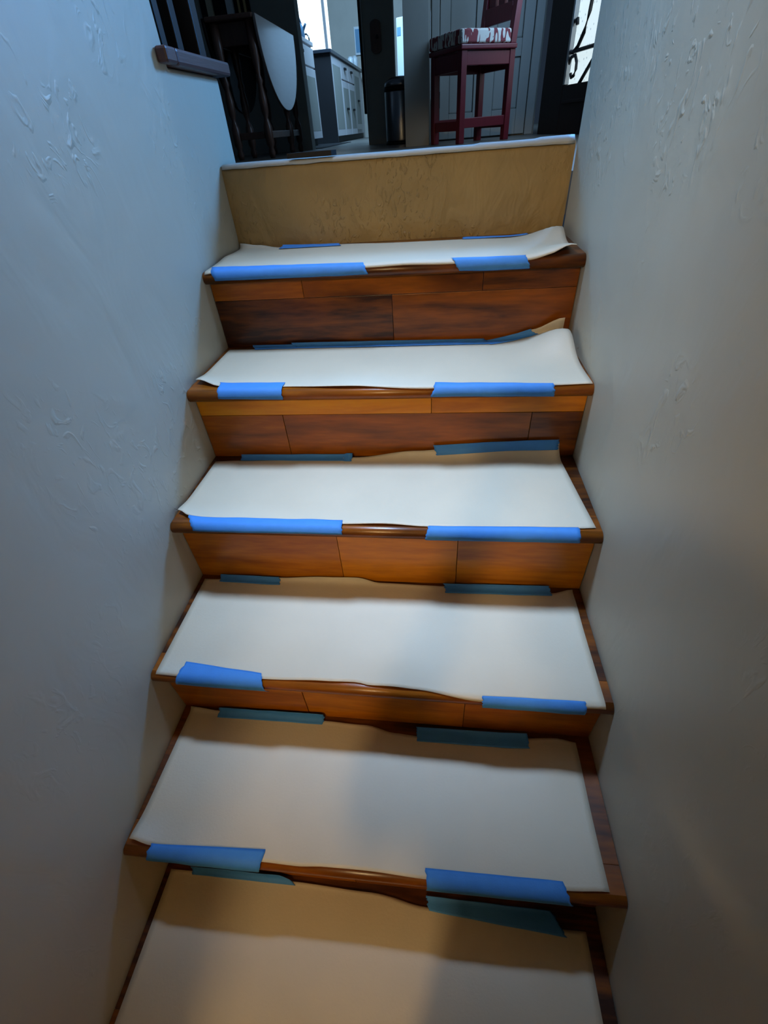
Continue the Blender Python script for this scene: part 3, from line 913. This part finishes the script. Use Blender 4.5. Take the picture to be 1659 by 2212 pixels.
cab_front(ca, LA, 4.5, 5.78, 0.0, 0.605, -0.9018, 'cabinet_door', pull=False)
kb('cabinet_top', -1.52, 4.48, 0.7955, -0.88, 5.80, 0.83, 'cabinet_paint', LA, ca)
# things on the cabinets
lp = thing('table_lamp', 'small table lamp with square shade standing against the kitchen window', 'lamp', (-0.97, 5.15, 0.83))
obj('lamp_base', lathe([(0.035, 0.001), (0.035, 0.012), (0.006, 0.02), (0.006, 0.12)], 0, 0, 12), 'glass_thing', lp, True)
obj('lamp_shade', hexa([(-0.05, -0.05, 0.12), (0.05, -0.05, 0.12), (0.05, 0.05, 0.12), (-0.05, 0.05, 0.12), (-0.042, -0.042, 0.225), (0.042, -0.042, 0.225), (0.042, 0.042, 0.225), (-0.042, 0.042, 0.225)], 0.004), 'glass_thing', lp)
kt = thing('kettle', 'rounded pale kettle beside the small lamp on the near cabinet', 'kettle', (-0.98, 5.55, 0.83))
obj('body', lathe([(0.07, 0.001), (0.078, 0.03), (0.07, 0.09), (0.045, 0.13), (0.02, 0.14)], 0, 0, 16), 'glass_thing', kt, True)
obj('handle', tube([(-0.05, 0, 0.12), (-0.03, 0, 0.18), (0.03, 0, 0.18), (0.05, 0, 0.12)], 0.007, 6), 'glass_thing', kt, True)
obj('spout', tube([(0.06, 0, 0.07), (0.10, 0, 0.12)], [0.016, 0.010], 8), 'glass_thing', kt, True)
fc = thing('faucet', 'tall curved faucet silhouetted against the kitchen window', 'faucet', (-1.08, 6.6, 0.8305))
obj('spout', tube([(0, 0, 0.0), (0, 0, 0.12), (-0.004, 0, 0.15), (-0.03, 0, 0.165), (-0.065, 0, 0.16), (-0.075, 0, 0.135)], 0.009, 8), 'steel', fc, True)
obj('lever', tube([(-0.05, 0, 0.0), (-0.05, 0, 0.06), (-0.075, 0, 0.075)], 0.007, 6), 'steel', fc, True)
for i, (x, y, h, lab) in enumerate(((-0.86, 8.55, 0.10, 'small white jar at the far end of the kitchen worktop'), (-0.86, 9.05, 0.15, 'taller white jar at the far end of the kitchen worktop'))):
    j = thing('storage_jar', lab, 'jar', (x, y, 0.8305), 0, 'white jars on the worktop')
    obj('body', lathe([(0.04, 0.0005), (0.045, 0.02), (0.045, h * 0.8), (0.035, h * 0.9)], 0, 0, 14), 'ceramic', j, True)
    obj('lid', lathe([(0.038, h * 0.902), (0.038, h * 0.96), (0.01, h)], 0, 0, 14), 'ceramic', j, True)
pf = thing('wall_picture', 'small pale framed picture on the mottled kitchen wall', 'picture', (-0.845, 9.61, 1.03))
obj('frame', bx(-0.07, -0.02, 0, 0.07, 0.008, 0.34, 0.004), 'ceramic', pf)
obj('print', bx(-0.05, -0.0235, 0.03, 0.05, -0.0205, 0.31), 'glass_thing', pf)
# thin dark sheet painting the black shade on the floor before the cabinet
o = obj('floor_shade_strip', bx(-1.02, 4.3, ZF + 0.0005, -0.60, 6.2, ZF + 0.006, 0.002), 'floor_shade')
tag(o, 'dark narrow strip of painted shade on the floor in the kitchen opening', 'floor shade')
# wall plaque
pl = thing('wall_plaque', 'dark elongated plaque with rounded ends on the narrow grey wall', 'plaque', (-0.005, 4.3, 0.66))
pts = []
for i in range(24):
    a = 2 * PI * i / 24
    pts.append((0.047 * math.cos(a), 0.105 * (1 if math.sin(a) >= 0 else -1) * (0.7 + 0.3 * abs(math.sin(a))) if abs(math.sin(a)) > 0.01 else 0))
obj('board', prism(pts, 'y', -0.022, -0.0005), 'dark_wood', pl)
obj('knob', lathe([(0.010, -0.012), (0.012, 0.0), (0.006, 0.012)], 0.012, -0.032, 10), 'iron', pl, True)
# pedal bin
tn = thing('pedal_bin', 'round stainless steel bin with black rim and lid before the grey wall', 'bin', (0.235, 3.75, ZF))
obj('body', lathe([(0.135, 0.02), (0.137, 0.03), (0.137, 0.34), (0.135, 0.345)], 0, 0, 28), 'steel', tn, True)
obj('base_ring', lathe([(0.142, 0.001), (0.142, 0.019)], 0, 0, 28), 'black_plastic', tn, True)
obj('rim', lathe([(0.141, 0.3455), (0.141, 0.37)], 0, 0, 28), 'black_plastic', tn, True)
obj('lid', lathe([(0.138, 0.3705), (0.13, 0.40), (0.09, 0.425), (0.03, 0.435)], 0, 0, 28), 'steel', tn, True)
# refrigerator seen through the gap
rf = thing('refrigerator', 'tall white refrigerator glimpsed in the gap beside the grey wall', 'refrigerator', (0.25, 7.15, ZF), math.radians(-28))
obj('cabinet', bx(-0.30, 0.03, 0.02, 0.30, 0.55, 1.20, 0.012), 'fridge_white', rf)
dd = obj('upper_door', bx(-0.30, -0.04, 0.36, 0.30, 0.028, 1.20, 0.012), 'fridge_white', rf)
obj('badge', bx(-0.285, -0.044, 1.03, -0.225, -0.0405, 1.11, 0.002), 'glass_thing', dd)
d2 = obj('lower_door', bx(-0.30, -0.04, 0.03, 0.30, 0.028, 0.35, 0.012), 'steel', rf)
obj('handle', bx(-0.26, -0.07, 0.30, 0.26, -0.0405, 0.325, 0.005), 'black_plastic', d2)

# ------------------------------------------------------------------ ceiling lamp over the lower stairs (behind the camera)
sc = thing('ceiling_lamp', 'small warm globe lamp on the low ceiling over the lower stairs', 'lamp', (0.205, -3.20, 1.05))
obj('ceiling_rose', lathe([(0.06, -0.025), (0.06, -0.001)], 0, 0, 20), 'brass', sc, True)
obj('holder', lathe([(0.020, -0.06), (0.028, -0.04), (0.028, -0.025)], 0, 0, 14), 'brass', sc, True)
bm = bmesh.new()
bmesh.ops.create_icosphere(bm, subdivisions=2, radius=0.065)
for v in bm.verts:
    v.co += Vector((0, 0, -0.115))
obj('globe', bm, 'warm_bulb', sc, True)

# ------------------------------------------------------------------ the photographer, standing on a lower tread behind the camera
def skin_body(name, edges, pts, m, parent):
    names = list(pts)
    me = bpy.data.meshes.new(name)
    me.from_pydata([pts[n][0] for n in names], [(names.index(a), names.index(b)) for a, b in edges], [])
    me.materials.append(M[m])
    o = bpy.data.objects.new(name, me)
    C.objects.link(o)
    sk = o.modifiers.new('skin', 'SKIN')
    sk.use_smooth_shade = True
    for i, n in enumerate(names):
        r = pts[n][1]
        me.skin_vertices[0].data[i].radius = (r, r) if not isinstance(r, tuple) else r
        me.skin_vertices[0].data[i].use_root = (i == 0)
    sb = o.modifiers.new('subsurf', 'SUBSURF')
    sb.levels = sb.render_levels = 1
    o.parent = parent
    return o

PX, PY, PZ = 0.60, -1.915, ZT[8]
person = thing('person', 'person in dark shirt and trousers holding up a phone on a lower tread', 'person', (PX, PY, PZ))
ph_c = CAM - FW * 0.012 - UP * 0.045 - Vector((PX, PY, PZ))
hr = ph_c + RT * 0.045 - FW * 0.03
hl = ph_c - RT * 0.045 - FW * 0.03
P = {
  'pelvis': ((0, 0, 0.92), (0.15, 0.11)), 'waist': ((0, 0.0, 1.05), (0.13, 0.10)), 'chest': ((0, -0.01, 1.24), (0.165, 0.115)), 'neck': ((0, 0.0, 1.43), 0.055),
  'throat': ((0, 0.01, 1.48), 0.05), 'jaw': ((0, 0.03, 1.53), (0.062, 0.08)), 'brow': ((0, 0.02, 1.61), (0.072, 0.092)), 'crown': ((0, 0.01, 1.67), (0.055, 0.07)),
}
E_ = [('pelvis', 'waist'), ('waist', 'chest'), ('chest', 'neck'), ('neck', 'throat'), ('throat', 'jaw'), ('jaw', 'brow'), ('brow', 'crown')]
for s_, sx, hand in (('l', -1, hl), ('r', 1, hr)):
    P['hip' + s_] = ((0.09 * sx, 0, 0.86), 0.088)
    P['knee' + s_] = ((0.10 * sx, 0.03, 0.48), 0.058)
    P['ankle' + s_] = ((0.10 * sx, -0.02, 0.09), 0.042)
    P['ball' + s_] = ((0.11 * sx, 0.10, 0.042), (0.042, 0.035))
    P['toe' + s_] = ((0.11 * sx, 0.16, 0.034), (0.032, 0.026))
    P['sh' + s_] = ((0.18 * sx, -0.01, 1.36), 0.060)
    P['elb' + s_] = ((0.23 * sx, 0.12, 1.19), 0.044)
    wr = Vector(hand) + Vector((0.012 * sx, -0.075, -0.055))
    P['wrist' + s_] = (tuple(wr), 0.027)
    P['palm' + s_] = (tuple(wr * 0.35 + Vector(hand) * 0.65), (0.034, 0.018))
    E_ += [('pelvis', 'hip' + s_), ('hip' + s_, 'knee' + s_), ('knee' + s_, 'ankle' + s_), ('ankle' + s_, 'ball' + s_), ('ball' + s_, 'toe' + s_),
           ('chest', 'sh' + s_), ('sh' + s_, 'elb' + s_), ('elb' + s_, 'wrist' + s_), ('wrist' + s_, 'palm' + s_)]
body = skin_body('body', E_, P, 'shirt', person)
# fingers of both hands, closed round the phone
for s_, sx, hand in (('l', -1, hl), ('r', 1, hr)):
    base = Vector(P['palm' + s_][0])
    for f, ln in enumerate((0.050, 0.068, 0.074, 0.069, 0.055)):
        if f == 0:
            q = [base + Vector((0, 0, 0)), base + Vector((-0.012 * sx, 0.006, 0.028)), base + Vector((-0.03 * sx, 0.010, 0.035))]
        else:
            d = RT * (0.012 * sx) + UP * (0.020 * (f - 2.5))
            q = [base, base + d + FW * ln * 0.15 + RT * 0.02 * sx, base + d + FW * ln * 0.35 + RT * 0.012 * sx, base + d + FW * ln * 0.42 - RT * 0.02 * sx]
        obj('finger', tube(q, [0.010, 0.009, 0.0085, 0.006], 8) if len(q) == 4 else tube(q, [0.011, 0.010, 0.007], 8), 'skin', person, True)
hd = obj('face', lathe([(0.02, 1.475), (0.055, 1.50), (0.072, 1.55), (0.076, 1.60), (0.06, 1.66)], 0, 0.028, 20), 'skin', person, True)
for sx in (-1, 1):
    e = bmesh.new(); bmesh.ops.create_icosphere(e, subdivisions=2, radius=0.011)
    for v in e.verts: v.co += Vector((0.03 * sx, 0.098, 1.585))
    obj('eye', e, 'ceramic', person, True)
    obj('ear', tube([(0.078 * sx, 0.02, 1.55), (0.086 * sx, 0.01, 1.575), (0.078 * sx, 0.015, 1.60)], [0.008, 0.013, 0.008], 8), 'skin', person, True)
obj('nose', tube([(0, 0.098, 1.59), (0, 0.118, 1.553), (0, 0.096, 1.545)], [0.007, 0.013, 0.009], 8), 'skin', person, True)
obj('mouth', tube([(-0.022, 0.094, 1.522), (0, 0.101, 1.520), (0.022, 0.094, 1.522)], 0.006, 8), 'red_wood', person, True)
obj('hair', lathe([(0.088, 1.53), (0.094, 1.60), (0.082, 1.66), (0.045, 1.70), (0.01, 1.71)], 0, -0.004, 20), 'hair', person, True)
phone = obj('phone', bx(-0.036, -0.075, -0.004, 0.036, 0.075, 0.004, 0.003), 'black_plastic')
phone.matrix_world = Matrix(((RT.x, UP.x, -FW.x, 0), (RT.y, UP.y, -FW.y, 0), (RT.z, UP.z, -FW.z, 0), (0, 0, 0, 1)))
phone.location = CAM - FW * 0.012 - UP * 0.045
tag(phone, 'black phone held up by the person on the lower tread', 'phone')
